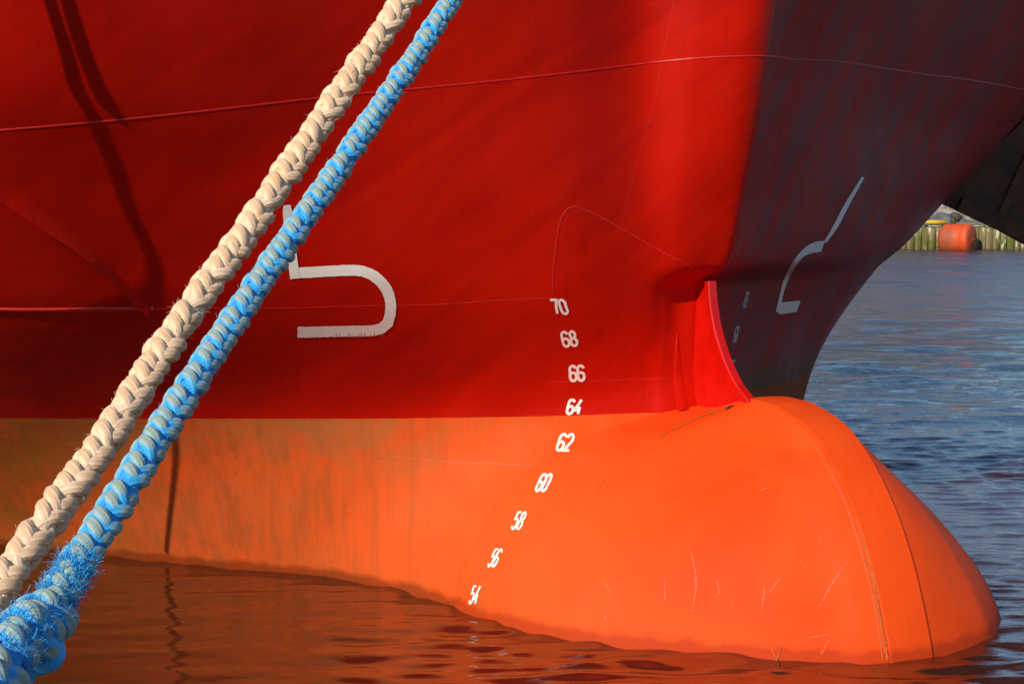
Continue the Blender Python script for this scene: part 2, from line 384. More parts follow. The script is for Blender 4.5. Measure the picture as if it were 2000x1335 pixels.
def ribbon(pts, width, lift=.0035, closed=False, rows=2, profile=None, step=5.0, only=None, smooth=False, wob=0.0):
    """a painted stripe or weld bead laid on the plating: pts are traced points, width in the same unit"""
    P = np.array(pts, float)
    if smooth: P = catmull(P, 8)
    if closed: P = np.vstack([P, P[:1]])
    seg = np.linalg.norm(np.diff(P, axis=0), axis=1); Q = [P[0]]
    for i, s in enumerate(seg):
        n = max(1, int(math.ceil(s/step)))
        for k in range(1, n+1): Q.append(P[i]+(P[i+1]-P[i])*k/n)
    Q = np.array(Q)
    if closed: Q = Q[:-1]
    n = len(Q); V = []; prof = profile or [0]*rows; rows = len(prof); ok = True
    for i in range(n):
        a = Q[(i-1) % n] if closed or i > 0 else Q[i]; b = Q[(i+1) % n] if closed or i < n-1 else Q[i]
        d1 = Q[i]-a; d2 = b-Q[i]
        if np.linalg.norm(d1) < 1e-9: d1 = d2
        if np.linalg.norm(d2) < 1e-9: d2 = d1
        d1 = d1/np.linalg.norm(d1); d2 = d2/np.linalg.norm(d2)
        t = d1+d2; t /= max(np.linalg.norm(t), 1e-9); nn = np.array([-t[1], t[0]]); c = max(.5, float(np.dot(nn, [-d1[1], d1[0]])))
        w = width(i/(n-1)) if callable(width) else width
        for r in range(rows):
            s = (r/(rows-1)-.5)*w/c
            q = Q[i]+nn*s + (rng.normal(0, wob, 2) if wob else 0)
            h = cast(q[0], q[1], only)
            if h is None: V.append(None); continue
            V.append(h[0]+h[1]*(lift+prof[r]))
    Fc = [f for f in grid_faces(n, rows, False)]
    if closed: Fc += [(((n-1)*rows+r), ((n-1)*rows+r+1), r+1, r) for r in range(rows-1)]
    Fc = [f for f in Fc if all(V[i] is not None for i in f)]
    Fc = [f for f in Fc if max((V[f[i]]-V[f[(i+1) % 4]]).length for i in range(4)) < .25]
    return [v if v is not None else Vector((0, 0, -5)) for v in V], Fc
def clean(VF):
    V, Fc = VF; used = sorted({i for f in Fc for i in f}); mp_ = {i: k for k, i in enumerate(used)}
    return [V[i] for i in used], [tuple(mp_[i] for i in f) for f in Fc]
def bead(name, pts, width, h, mat, parent, smooth=True, only=None, wob=.15, label=None):
    V, Fc = clean(ribbon(pts, width, -.002, profile=[0, h*.45, h*.55, h*.45, 0], smooth=smooth, only=only, wob=wob, step=6))
    if not Fc: return None
    o = mesh(name, V, Fc, mat); bpy.context.view_layer.update(); rehome(o, parent)
    if label: o['label'] = label
    return o
# weld seams of the starboard plating
bead('weld_seam', [(-60, 262), (0, 255), (200, 238), (420, 215), (640, 190), (850, 170), (1000, 155), (1150, 138), (1290, 121), (1400, 112), (1500, 110), (1545, 116)], 6, .009, M_SEAM_RED, hull)
bead('weld_seam', [(1545, 116), (1640, 121), (1800, 145), (1900, 158), (2010, 178)], 5, .009, M_SEAM_DARK, hull)
bead('weld_seam', [(-60, 606), (120, 608), (290, 604), (420, 602), (560, 602), (700, 598), (850, 595), (1000, 585), (1085, 582)], 5, .006, M_SEAM_RED, hull)
bead('weld_seam', [(1066, 747), (1150, 745), (1240, 741), (1310, 739)], 4, .006, M_SEAM_RED, hull)
bead('weld_seam', [(1320, -20), (1305, 60), (1291, 121), (1280, 190), (1258, 270), (1235, 350), (1214, 445)], 4, .004, M_SEAM_RED, hull)
bead('weld_seam', [(1592, -20), (1573, 60), (1552, 118), (1530, 210), (1505, 310), (1480, 420), (1440, 540)], 3, .004, M_SEAM_DARK, hull)
bead('weld_seam', [(1290, 128), (1283, 150), (1300, 138), (1350, 132), (1430, 128)], 4, .003, M_SEAM_RED, hull)
bead('weld_seam', [(0, 140), (110, 235), (215, 270), (290, 325), (380, 400), (460, 465), (560, 560)], 2.5, .003, M_SEAM_RED, hull)
bead('weld_seam', [(1080, 570), (1082, 520), (1090, 455), (1100, 420), (1118, 405), (1150, 413), (1210, 445), (1290, 490), (1355, 524)], 6, .007, M_SEAM_RED, hull)
bead('weld_seam', [(1452, 574), (1500, 562), (1540, 558), (1600, 548), (1640, 540), (1700, 515)], 4, .004, M_SEAM_DARK, hull)
bead('weld_seam', [(700, 892), (800, 897), (900, 903), (1000, 905), (1080, 910)], 3.5, .004, M_SEAM_ORG, hull)
bead('weld_seam', [(700, 820), (702, 892), (696, 960), (688, 1040), (672, 1124)], 2.5, .003, M_SEAM_ORG, hull)
bead('weld_seam', [(690, 1060), (800, 1072), (870, 1084), (960, 1090)], 2.5, .003, M_SEAM_ORG, hull)
bead('weld_seam', [(880, 815), (878, 900), (865, 980), (845, 1060), (820, 1130)], 2.5, .003, M_SEAM_ORG, hull)
bead('weld_seam', [(1066, 745), (1066, 800), (1074, 850), (1085, 905)], 2.5, .003, M_SEAM_ORG, hull)
# raised strake running down to the seam at the left
V, Fc = clean(ribbon([(-80, 290), (0, 365), (80, 425), (150, 475), (215, 530), (262, 580), (292, 603)], lambda t: 36*(1-t)+7, -.002, profile=[0, .012, .03, .05, .0], smooth=True))
part('spray_strake', V, Fc, M_HULL, hull, smooth=False)
bead('weld_seam', [(-60, 603), (60, 604), (160, 603), (240, 602), (300, 602)], 6, .02, M_SEAM_RED, hull)
slot = [(1728, 508), (1742, 486), (1762, 462), (1784, 438), (1806, 416)]
bead('hull_slot', slot, 7, .004, M_DARKSLOT, hull, label='dark lens-shaped slot at the edge of the port side')
bead('slot_edge', [(x_+3, y_+3) for x_, y_ in slot], 2.5, .012, M_SEAM_DARK, hull)

# numerals, drawn stroke by stroke
def arc(cx, cy, rx, ry, a0, a1, n=12): return [(cx+rx*math.cos(R(a0+(a1-a0)*i/n)), cy+ry*math.sin(R(a0+(a1-a0)*i/n))) for i in range(n+1)]
GL = {  # x 0..1, y 0 (top)..1 (foot); (points, closed)
 '0': [([(0, .25)]+arc(.5, .25, .5, .25, 180, 360)+[(1, .75)]+arc(.5, .75, .5, .25, 0, 180), True)],
 '2': [(arc(.5, .27, .5, .27, 190, 360)+[(.95, .45), (.0, 1.0), (1.0, 1.0)], False)],
 '4': [([(.9, 0), (.02, .74), (1.0, .74)], False), ([(.78, .48), (.78, 1.0)], False)],
 '5': [([(.95, 0), (.12, 0), (.08, .42), (.5, .38)]+arc(.5, .69, .48, .31, -80, 160), False)],
 '6': [(arc(.5, .25, .5, .25, -15, -180)+[(0, .75)]+arc(.5, .75, .5, .25, 180, 0)+[(1, .66)]+arc(.5, .66, .5, .2, 0, -160), False)],
 '7': [([(0, 0), (1, 0), (.62, .5), (.45, 1)], False)],
 '8': [(arc(.5, .24, .42, .24, 0, 360, 20)[:-1], True), (arc(.5, .74, .5, .26, 0, 360, 20)[:-1], True)],
}
def numeral(text, corners, sw, label=None, mat=None):
    """corners: top-left, top-right, bottom-left of the number's cell on the plating"""
    tl, tr, bl = (np.array(c, float) for c in corners); parts = []
    ux = tr-tl; uy = bl-tl; W = 1/(len(text)*1.0+.0)
    gap = .30
    cw = 1/(len(text)+gap*(len(text)-1))
    for k, ch in enumerate(text):
        for pts, closed in GL[ch]:
            P = [tl + ux*(k*(1+gap)+x)*cw + uy*y for x, y in pts]
            parts.append(clean(ribbon(P, sw, .0035, closed=closed, rows=2, step=2.5, wob=(.16 if sw > 2 else 0))))
    V, Fc = merge(parts)
    if not Fc: return
    o = mesh('draft_mark', V, Fc, mat or M_MARK); bpy.context.view_layer.update(); rehome(o, hull)
    o['label'] = label or ('white draft number %s on the plating' % text)
numeral('70', [(1074, 585), (1101, 585), (1083, 612)], 5.0)
numeral('68', [(1095, 648), (1122, 646), (1101, 676)], 5.2)
numeral('66', [(1112, 714), (1139, 713), (1114, 743)], 5.4)
numeral('64', [(1112, 780), (1137, 780), (1106, 808)], 5.4)
numeral('62', [(1096, 848), (1122, 848), (1086, 880)], 5.2)
numeral('60', [(1060, 926), (1080, 926), (1045, 959)], 4.6)
numeral('58', [(1012, 1000), (1030, 1000), (998, 1033)], 3.8)
numeral('56', [(968, 1072), (983, 1072), (952, 1106)], 3.5)
numeral('54', [(926, 1144), (940, 1144), (916, 1178)], 3.5)
M_MARK2 = simple('grey_white_mark_paint', (.80, .80, .76), (.70, .70, .64), 14, .5, .2, .002, .4, .8)  # greyer copy of the mark white for the port side
numeral('70', [(1456, 570), (1463, 570), (1448, 601)], 1.0, 'grey-white draft number 70 beyond the stem', M_MARK2)
numeral('68', [(1437, 637), (1444, 636), (1430, 669)], 1.0, 'grey-white draft number 68 beyond the stem', M_MARK2)
numeral('66', [(1427, 702), (1435, 702), (1424, 735)], 1.0, 'grey-white draft number 66 beyond the stem', M_MARK2)
# bulbous-bow symbols
def ribmark(parts, label, mat):
    V, Fc = merge([clean(p) for p in parts]); o = mesh('bulb_symbol', V, Fc, mat); bpy.context.view_layer.update(); rehome(o, hull); o['label'] = label
outer = [(574, 533), (640, 529), (690, 527)] + [(690+73*math.sin(a), 597-70*math.cos(a)) for a in np.linspace(.25, 1.55, 12)] + [(762, 612), (757, 630), (744, 641), (725, 645), (660, 646), (581, 648)]
ribmark([ribbon(outer, 21, .0035, rows=5, step=4, wob=.28), ribbon([(560, 400), (566, 470), (576, 543)], lambda t: 19 if t > .1 else 14+50*t, .0045, rows=3, step=6)], 'white bulbous bow symbol with a rusty lower edge', M_MARK)
pm = [[(1684, 346), (1660, 388), (1632, 436), (1607, 474)], ]
def poly_mark(left, right, rows=4):                  # band between two traced edges
    a = catmull(np.array(left, float), 8); b = catmull(np.array(right, float), 8); V = []
    for p, q in zip(a, b):
        for r in range(rows):
            s = p+(q-p)*r/(rows-1); h = cast(s[0], s[1]); V.append(h[0]+h[1]*.004 if h else None)
    Fc = [f for f in grid_faces(len(a), rows) if all(V[i] is not None for i in f)]
    return [v if v is not None else Vector((0, 0, -5)) for v in V], Fc
ribmark([poly_mark([(1682, 345), (1650, 396), (1628, 438), (1608, 472)], [(1687, 347), (1658, 400), (1636, 442), (1613, 474)]),
         poly_mark([(1610, 470), (1592, 472), (1577, 479), (1562, 492), (1545, 515), (1530, 545), (1522, 575), (1514, 608)],
                   [(1603, 491), (1590, 493), (1578, 496), (1566, 503), (1550, 524), (1537, 550), (1528, 578), (1524, 612)]),
         poly_mark([(1527, 590), (1545, 588), (1563, 586)], [(1520, 613), (1538, 611), (1555, 608)])],
        'grey-white bulbous bow symbol on the shaded port side', M_MARK2)
# rust runs at the lower edge of the big symbol
rr = []
for px in (656, 663, 681, 700, 705, 712, 724, 731, 742, 748): 
    ln = random.uniform(4, 11); part('rust_streak', *clean(ribbon([(px, 655-ln), (px+.6, 655)], lambda t: 1.6*t+.5, .0065, rows=2, step=3)), M_RUSTPAINT, hull)

# stem bar and web between the forefoot and the bulb
bar_px = [(1388, 549), (1391, 590), (1398, 635), (1410, 680), (1425, 720), (1444, 757), (1461, 779)]
bp = catmull(np.array([tuple(ctr(*p, STB2)) for p in bar_px] + [tuple(ctr(1472, 796, STB2))]), 6)
V = []; w, th = .030, .022
NBP = len(bp)
for i, p in enumerate(bp):
    p = Vector(p); T = Vector(bp[min(i+1, len(bp)-1)]-bp[max(i-1, 0)]).normalized(); nrm = STB2.cross(T).normalized()
    if nrm.dot(FWD2) < 0: nrm = -nrm
    for a, b in ((w, -th), (w, th*.6), (w*.8, th), (-w*.8, th), (-w, th*.6), (-w, -th)): V.append(p+STB2*a+nrm*b)
Fc = grid_faces(len(bp), 6, True) + [tuple(range(6)), tuple(range((len(bp)-1)*6, len(bp)*6))[::-1]]
stem = part('stem_bar', V, Fc, M_REDTRIM, smooth=False)
fw = []                                              # web: from behind the bar aft into the hull
for i, p in enumerate(bp):
    p = Vector(p); T = Vector(bp[min(i+1, len(bp)-1)]-bp[max(i-1, 0)]).normalized(); nrm = STB2.cross(T).normalized()
    if nrm.dot(FWD2) < 0: nrm = -nrm
    for j in range(13):
        s = j/12; lat = .012 + .07*s**2.4; f_ = i/(len(bp)-1); q = p - nrm*.01 + AFT2*(s*(.22+.58*f_)) - Vector((0, 0, 1))*(.10*f_*s)
        fw.append(q+STB2*lat)
fw += [v-Vector((0, 0, .30)) for v in fw[-13:]]
WEB_F = grid_faces(len(bp)+1, 13)
fw2 = [v - STB2*2*(v-T0).dot(STB2) for v in fw]
# extend the web down into the bulb
part('stem_web', *merge([(fw, WEB_F), (fw2, [f[::-1] for f in WEB_F])]), M_REDTRIM)
# rounded pad at the after edge of the web and small collar under the forefoot
bead('stem_pad', [(1322, 650), (1323, 700), (1325, 735), (1329, 768), (1335, 802)], lambda t: 1+24*min(1, t*1.6), .016, M_HULL, hull)
# stem strip over the top of the bulb (centreline doubler), standing a little proud of the plating
SV = []; zst = np.concatenate([np.linspace(-.6, .9, 50), np.linspace(.92, ZM-.004, 24)]); line = [(tc_(z), z) for z in zst] + [(t, ZM-.002) for t in np.linspace(tc_(ZM-.004)+.08, 1.62, 8)]
for i, (t, z) in enumerate(line):
    a = line[max(i-1, 0)]; b = line[min(i+1, len(line)-1)]; T = (AFT*(b[0]-a[0])+Vector((0, 0, b[1]-a[1]))).normalized(); nrm = STB.cross(T).normalized()
    if nrm.dot(FWD)+nrm.z < 0: nrm = -nrm
    for la, h in ((-HW-.004, -.03), (-HW-.003, .009), (-HW+.004, .013), (-.06, .016), (0, .017), (.06, .016), (HW-.004, .013), (HW+.003, .009), (HW+.004, -.03)):
        SV.append(ship(t, la, z+drop(t, z))+nrm*h)
strip = part('stem_strip', SV, grid_faces(len(line), 9), M_BULB, bulb, smooth=False)
# ------------------------------------------------------------------ rusty edge seam beside the strip
bead('weld_seam', [(1484, 788), (1540, 812), (1575, 848), (1605, 890), (1632, 940), (1655, 990), (1678, 1060), (1697, 1130), (1712, 1200), (1724, 1285)], 4, .006, M_SEAM_ORG, bulb)

M_SCUFF = simple('pale_scuff', (.93, .105, .018), (.92, .085, .008), 60, .6, .2, .002); M_GRIME = simple('brown_grime', (.60, .12, .010), (.34, .09, .010), 24, .8, .5, .004)
sc_ = []
for ln in ([(1300, 1125), (1298, 1180)], [(1180, 1130), (1196, 1168)], [(1495, 1140), (1488, 1190)], [(1592, 1200), (1625, 1140), (1665, 1085)], [(1575, 1245), (1620, 1238)], [(1600, 1285), (1622, 1240)], [(1400, 1130), (1406, 1160)], [(1530, 1120), (1500, 1160)], [(1345, 1060), (1360, 1130), (1352, 1200)], [(1180, 1200), (1186, 1212)], [(1260, 880), (1290, 868)], [(1480, 960), (1505, 950)]):
    sc_.append(clean(ribbon(ln, lambda t: .4+2.2*math.sin(math.pi*t)+.4*random.random(), .0035, rows=2, step=4, smooth=True, wob=.5)))
for _ in range(46):
    px = random.uniform(1080, 1700); py = random.uniform(900, 1270); a = random.gauss(R(95), .45); l_ = random.uniform(4, 34)
    sc_.append(clean(ribbon([(px, py), (px+l_*math.cos(a), py+l_*math.sin(a))], lambda t: .9*math.sin(math.pi*t)+.2, .0035, rows=2, step=4, only='bulb')))
part('scuff_marks', *merge(sc_), M_SCUFF, bulb)['kind'] = 'stuff'
bead('weld_seam', [(1345, 1010), (1385, 1052), (1415, 1085), (1440, 1112)], 2, .002, M_SEAM_ORG, bulb)
bead('weld_seam', [(1552, 985), (1575, 1020), (1605, 1065), (1628, 1105)], 2, .002, M_SEAM_ORG, bulb)
bead('weld_seam', [(1568, 824), (1600, 818), (1628, 815)], 3, .003, M_SEAM_ORG, strip)
V, Fc = clean(ribbon([(1672, 1012), (1684, 1050), (1700, 1110), (1714, 1180), (1724, 1240), (1733, 1288)], lambda t: 3+2.5*random.random(), .011, rows=2, step=4, smooth=True, wob=.5)); part('rust_line', V, Fc, M_GRIME, bulb)
V, Fc = clean(ribbon([(1290, 852), (1320, 836), (1350, 822), (1392, 806), (1420, 797)], lambda t: 1.0+1.4*random.random(), .003, rows=2, step=4, smooth=True)); part('grime_line', V, Fc, M_GRIME, bulb)
V, Fc = clean(ribbon([(1418, 800), (1426, 795), (1435, 792)], lambda t: 3*math.sin(math.pi*min(1, t+.1))+.8, .004, rows=2, step=2)); part('dark_smudge', V, Fc, M_DARKSLOT, bulb)
V, Fc = clean(ribbon([(1515, 1290), (1522, 1276), (1527, 1264)], lambda t: 3*(1-t)+1, .006, rows=2, step=3)); part('rust_line', V, Fc, M_GRIME, bulb)
# ------------------------------------------------------------------ water
def water_mat():
    m = N('water'); 
    a = m.noise(m.coord((1, 1, 1)), 1.1, 3, .5, .3)
    lens = m.noise(m.coord((1.5, 4.6, 1), (0, 0, R(-6))), 1.25, 2, .4, .6)
    rip = m.noise(m.coord((3.2, 11, 1), (0, 0, R(-8))), 2.2, 5, .6, .35)
    fine = m.noise(m.coord((10, 26, 1), (0, 0, R(5))), 2.4, 4, .6)
    x, y, z = pos_xyz(m)
    open_ = m.ramp(m.math('SUBTRACT', x, m.math('MULTIPLY', m.math('SUBTRACT', y, 8.5), .02)), 1.9, 3.2)     # open water beyond the bow is choppier
    k_r = m.math('ADD', .0013, m.math('MULTIPLY', open_, .006)); k_f = m.math('ADD', .0003, m.math('MULTIPLY', open_, .0016))
    mid = m.noise(m.coord((.9, 2.6, 1), (0, 0, R(-5))), 1.6, 5, .65, .4)
    hgt = m.math('ADD', m.math('MULTIPLY', rip, k_r), m.math('MULTIPLY', fine, k_f))
    hgt = m.math('ADD', hgt, m.math('MULTIPLY', mid, m.ramp(y, 11, 24, 0, .11)))
    b1 = m.n('ShaderNodeBump'); b1.inputs['Distance'].default_value = 1.0; b1.inputs['Strength'].default_value = 1.0
    m.l(hgt, b1.inputs['Height'])
    far = m.ramp(y, 12, 45, .02, .24)                  # unresolved chop on the far water
    return m.out((.050, .014, .005), far, b1.outputs[0], **{'IOR': 3.2, 'Specular IOR Level': .5})
ys = np.concatenate([[-30, -5, 2, 4], np.arange(5, 12, .016)]); st_ = .016
while ys[-1] < 70: st_ = min(st_*1.010, .24); ys = np.append(ys, ys[-1]+st_)
xs = np.concatenate([np.linspace(-60, -6, 16)[:-1], np.arange(-6, 6, .036), 6+np.cumsum(np.minimum(.036*1.014**np.arange(190), .5))]); xs = np.append(xs, [70, 90])
XX, YY = np.meshgrid(xs, ys); WZ = np.zeros_like(XX)
dy_ = np.gradient(ys)[:, None]; dx_ = np.abs(np.gradient(xs))[None, :]
wr = np.random.default_rng(11); opn = 1/(1+np.exp(-(XX-.10*(YY-8)-2.4)/.35)); opn = np.maximum(opn, 1/(1+np.exp(-(YY-12.5)/.8)))
# gust patches: slow modulation of the wave height
gust = .75+.5*np.sin(XX*.9+YY*.35+1)*np.sin(YY*.55-XX*.3)
for k in range(110):
    lam = .075*(11 ** wr.random()); kk = 2*np.pi/lam; th = np.pi/2 + wr.normal(0, .24) + R(6); kx, ky = kk*np.cos(th), kk*np.sin(th)
    calm = .034*np.exp(-((np.log(lam/.15))/.45)**2) + .026*np.exp(-((np.log(lam/.36))/.30)**2) + .004; rough = .056*np.exp(-((np.log(lam/.17))/.75)**2)
    slope = (calm*(1-opn)+rough*opn)*gust
    ok_ = np.clip((lam/np.maximum(dy_*abs(np.sin(th)), dx_*abs(np.cos(th))+1e-6)-2.2)/3, 0, 1)
    WZ += ok_*slope/kk*np.sin(kx*XX+ky*YY+wr.uniform(0, 6.28)+.7*np.sin(XX*.8*wr.random()+wr.random()*6))
far_ = 1/(1+np.exp(-(YY-14)/2.0))
for k in range(34):
    lam = .55*(5 ** wr.random()); kk = 2*np.pi/lam; th = np.pi/2 + wr.normal(0, .38); kx, ky = kk*np.cos(th), kk*np.sin(th)
    ok_ = np.clip((lam/np.maximum(dy_*abs(np.sin(th)), dx_*abs(np.cos(th))+1e-6)-2.2)/3, 0, 1)
    WZ += ok_*far_*.017/kk*np.sin(kx*XX+ky*YY+wr.uniform(0, 6.28))
WV = np.stack([XX.ravel(), YY.ravel(), WZ.ravel()], 1)
pass
water = mesh('water', WV, grid_faces(len(ys), len(xs)), water_mat()); tag(water, kind='structure')

# ------------------------------------------------------------------ ropes
def rope_mat(name, clean_c, worn_c, stain_c, wear_lo, wear_hi, fib=1.0):
    m = N(name)
    at = m.n('ShaderNodeAttribute'); at.attribute_name = 'crown'; al = m.n('ShaderNodeAttribute'); al.attribute_name = 'along'; ar = m.n('ShaderNodeAttribute'); ar.attribute_name = 'around'
    nz = m.noise(m.coord(), 120, 4, .6); w = m.ramp(m.math('ADD', at.outputs['Fac'], m.math('MULTIPLY', m.math('SUBTRACT', nz, .5), .5)), wear_lo, wear_hi)
    c = m.mix(w, clean_c, worn_c)
    c = m.mix(m.ramp(m.noise(m.coord(), 28, 4, .6), .55, .72, 0, .7), c, stain_c)
    # twisted yarns: fine bands running nearly along the strand
    ph = m.math('ADD', m.math('MULTIPLY', ar.outputs['Fac'], 6.2832*9), m.math('MULTIPLY', al.outputs['Fac'], 300.0))
    wv = m.math('SINE', ph); jit = m.noise(m.coord(), 800, 3, .6)
    hgt = m.math('ADD', m.math('MULTIPLY', wv, .5), m.math('MULTIPLY', jit, 1.3))
    c = m.mix(m.ramp(hgt, -.1, 1.2, .16*fib, 0), c, tuple(v*.45 for v in clean_c))  # grooves between yarns darkened in the colour, standing in for crease shade
    return m.out(c, .62, m.bump(hgt, .6*fib, .0009), **{'Specular IOR Level': .35, 'Sheen Weight': .15})
M_CREAM = rope_mat('cream_rope', (.98, .70, .46), (.92, .58, .33), (.80, .46, .19), .5, 1.0, .8)
M_BLUE = rope_mat('blue_rope', (.040, .46, .92), (.40, .51, .43), (.20, .48, .62), .58, .84, .9)
def frames(path):
    P = np.asarray(path, float); n = len(P); T = np.gradient(P, axis=0); T /= np.linalg.norm(T, axis=1)[:, None]
    Nn = np.zeros_like(P); ref = np.array([0, -1.0, 0]); v = ref-T[0]*ref.dot(T[0]); Nn[0] = v/np.linalg.norm(v)
    for i in range(1, n):
        v = Nn[i-1]-T[i]*Nn[i-1].dot(T[i]); Nn[i] = v/np.linalg.norm(v)
    return P, T, Nn, np.cross(T, Nn)
def resample(P, ds):
    P = np.asarray(P, float); s = np.concatenate([[0], np.cumsum(np.linalg.norm(np.diff(P, axis=0), axis=1))]); q = np.arange(0, s[-1], ds)
    return np.stack([np.interp(q, s, P[:, k]) for k in range(3)], 1), q
def braid(path, W, pitch, phase, twist=0.0, seed=1, lump=.06, ds_f=.055, nside=12, am=.095, sr=.150, rm=.265):
    """8-strand plaited rope: two pairs laid left, two pairs laid right, each passing over and under"""
    r = np.random.default_rng(seed)
    P, s = resample(path, W*ds_f if not callable(W) else W(0)*ds_f); P, T, Nn, B = frames(P)
    Wd = np.array([W(q/s[-1]) for q in s]) if callable(W) else np.full(len(s), W)
    lam = np.concatenate([[0], np.cumsum(np.diff(s)/(pitch*Wd[1:]))])          # turns of the lay
    VV, FF, A1, A2, A3 = [], [], [], [], []
    lam = lam + .05*np.sin(s/(W if not callable(W) else W(0))*1.3+seed) + .035*np.sin(s/(W if not callable(W) else W(0))*.47+2*seed)
    ph_face = phase + twist*s + .10*np.sin(s*6+seed)
    for sign in (1, -1):
        for k in (0, 1):
            for pr in (-1, 1):
                seedo = r.uniform(0, 10)
                base = sign*2*np.pi*lam + k*np.pi + (0 if sign > 0 else np.pi/2)
                # the partner strand lies beside, at right angles to the run of the pair
                lx = pr*sr*.86*Wd
                cosl, sinl = math.cos(R(50)), math.sin(R(50))
                wob = lump*Wd*(np.sin(lam*9.3+seedo)*.4+np.sin(lam*5.1+2*seedo)*.4)
                da = -sign*lx*cosl/(rm*Wd*1.15)
                crown = np.cos(2*(base+da))*(1 if sign > 0 else -1)
                rad = rm*Wd + am*Wd*crown + wob*.35
                ang = base + ph_face + da
                sh = lx*sinl
                C = P + T*sh[:, None] + (Nn*np.cos(ang)[:, None] + B*np.sin(ang)[:, None])*rad[:, None]
                Tc = np.gradient(C, axis=0); Tc /= np.linalg.norm(Tc, axis=1)[:, None]
                Rd = (Nn*np.cos(ang)[:, None] + B*np.sin(ang)[:, None]); Rd = Rd - Tc*np.sum(Rd*Tc, axis=1)[:, None]; Rd /= np.linalg.norm(Rd, axis=1)[:, None]
                Sd = np.cross(Tc, Rd); o = len(VV)*1
                rad_s = sr*Wd*(1.0+.10*crown + r.normal(0, .010, len(s)))
                a = np.arange(nside)*2*np.pi/nside; off = sum(len(v) for v in VV)
                ring = C[:, None, :] + (Rd[:, None, :]*np.cos(a)[None, :, None]*.95 + Sd[:, None, :]*np.sin(a)[None, :, None]*1.08)*rad_s[:, None, None]
                ring = ring + r.normal(0, .006, ring.shape[:2])[:, :, None]*Wd[:, None, None]*(ring-C[:, None, :])/np.maximum(rad_s, 1e-6)[:, None, None]
                VV.append(ring.reshape(-1, 3)); FF += grid_faces(len(s), nside, True, off)
                cr_ = (.5+.5*crown)[:, None]*(.5+.5*np.cos(a))[None, :]
                A1.append(cr_.ravel()); A2.append(np.repeat(s, nside)); A3.append(np.tile(np.arange(nside)/nside, len(s)))
    V = np.vstack(VV); return V, FF, dict(crown=np.concatenate(A1), along=np.concatenate(A2), around=np.concatenate(A3)), (P, T, Nn, B, Wd)
def fuzz(fr, count, length, seed, r0=.46, w=.0007, lo=0, hi=1):
    r = np.random.default_rng(seed); P, T, Nn, B, Wd = fr; V, Fc = [], []
    for _ in range(count):
        i = int(len(P)*r.uniform(lo, hi)); i = min(i, len(P)-1); a = r.uniform(0, 2*np.pi)
        d = Nn[i]*math.cos(a)+B[i]*math.sin(a); p = P[i]+d*Wd[i]*r0; t = T[i]*r.choice([-1, 1])
        sd = np.cross(t, d); L_ = length*r.uniform(.35, 1.3); lift = r.uniform(.15, .9); c = r.uniform(-.8, .8); o = len(V)
        for k in range(5):
            q = k/4; x = p + (t*(1-lift*.6)+sd*c*.5)*L_*q + d*L_*lift*q + sd*c*L_*.6*q*q
            ww = w*(1-.7*q); V += [x+sd*ww, x-sd*ww, x+d*ww*1.2]
        Fc += grid_faces(5, 3, True, o)
    return V, Fc
RK = .5; BK = .84
def path_px(pts, n=14): return catmull(np.array([tuple(CAM+ray(px, py)*d*RK) for px, py, d in pts]), n)
cream_path = path_px([(-330, 1640, 2.66), (-150, 1365, 2.86), (22, 1112, 3.06), (200, 868, 3.28), (340, 650, 3.50), (480, 455, 3.72), (600, 278, 3.93), (702, 130, 4.12), (797, -8, 4.30), (930, -205, 4.58), (1250, -700, 5.6)])
V, Fc, A, fr = braid(cream_path, .0378, 2.35, R(52), twist=.5, seed=3, am=.086, lump=.22, sr=.172, rm=.255)
cream = empty('cream_mooring_rope', tuple(cream_path[0])); bpy.context.view_layer.update()
tag(cream, 'thick cream white plaited mooring rope, taut beside the blue one', 'mooring rope')
part('rope_strands', V, Fc, M_CREAM, cream, attrs=A)
V, Fc = fuzz(fr, 1100, .0062, 5, w=.00032); part('frayed_fibres', V, Fc, M_CREAM, cream)['kind'] = 'stuff'
blue_path = path_px([(x_, y_, d_*BK) for x_, y_, d_ in [(88, 1215, 2.93), (128, 1140, 2.98), (232, 975, 3.12), (345, 795, 3.34), (450, 636, 3.58), (556, 480, 3.82), (650, 346, 4.07), (740, 214, 4.34), (818, 100, 4.60), (888, -8, 4.86), (1010, -190, 5.3), (1300, -640, 6.6)]])
V, Fc, A, fr = braid(blue_path, lambda q: .0296-.0036*q, 2.3, R(80), twist=.0, seed=9, am=.088, lump=.20, sr=.172)
blue = empty('blue_mooring_rope', tuple(blue_path[0])); bpy.context.view_layer.update()
tag(blue, 'thinner bright blue plaited mooring rope with grey worn crowns and a frayed splice', 'mooring rope')
part('rope_strands', V, Fc, M_BLUE, blue, attrs=A)
V, Fc = fuzz(fr, 800, .0042, 6, w=.0003); f1 = (V, Fc)
V2, F2 = fuzz(fr, 2300, .0110, 8, r0=.34, w=.0006, lo=0.0, hi=.032)
part('frayed_fibres', *merge([f1, (V2, F2)]), M_BLUE, blue)['kind'] = 'stuff'
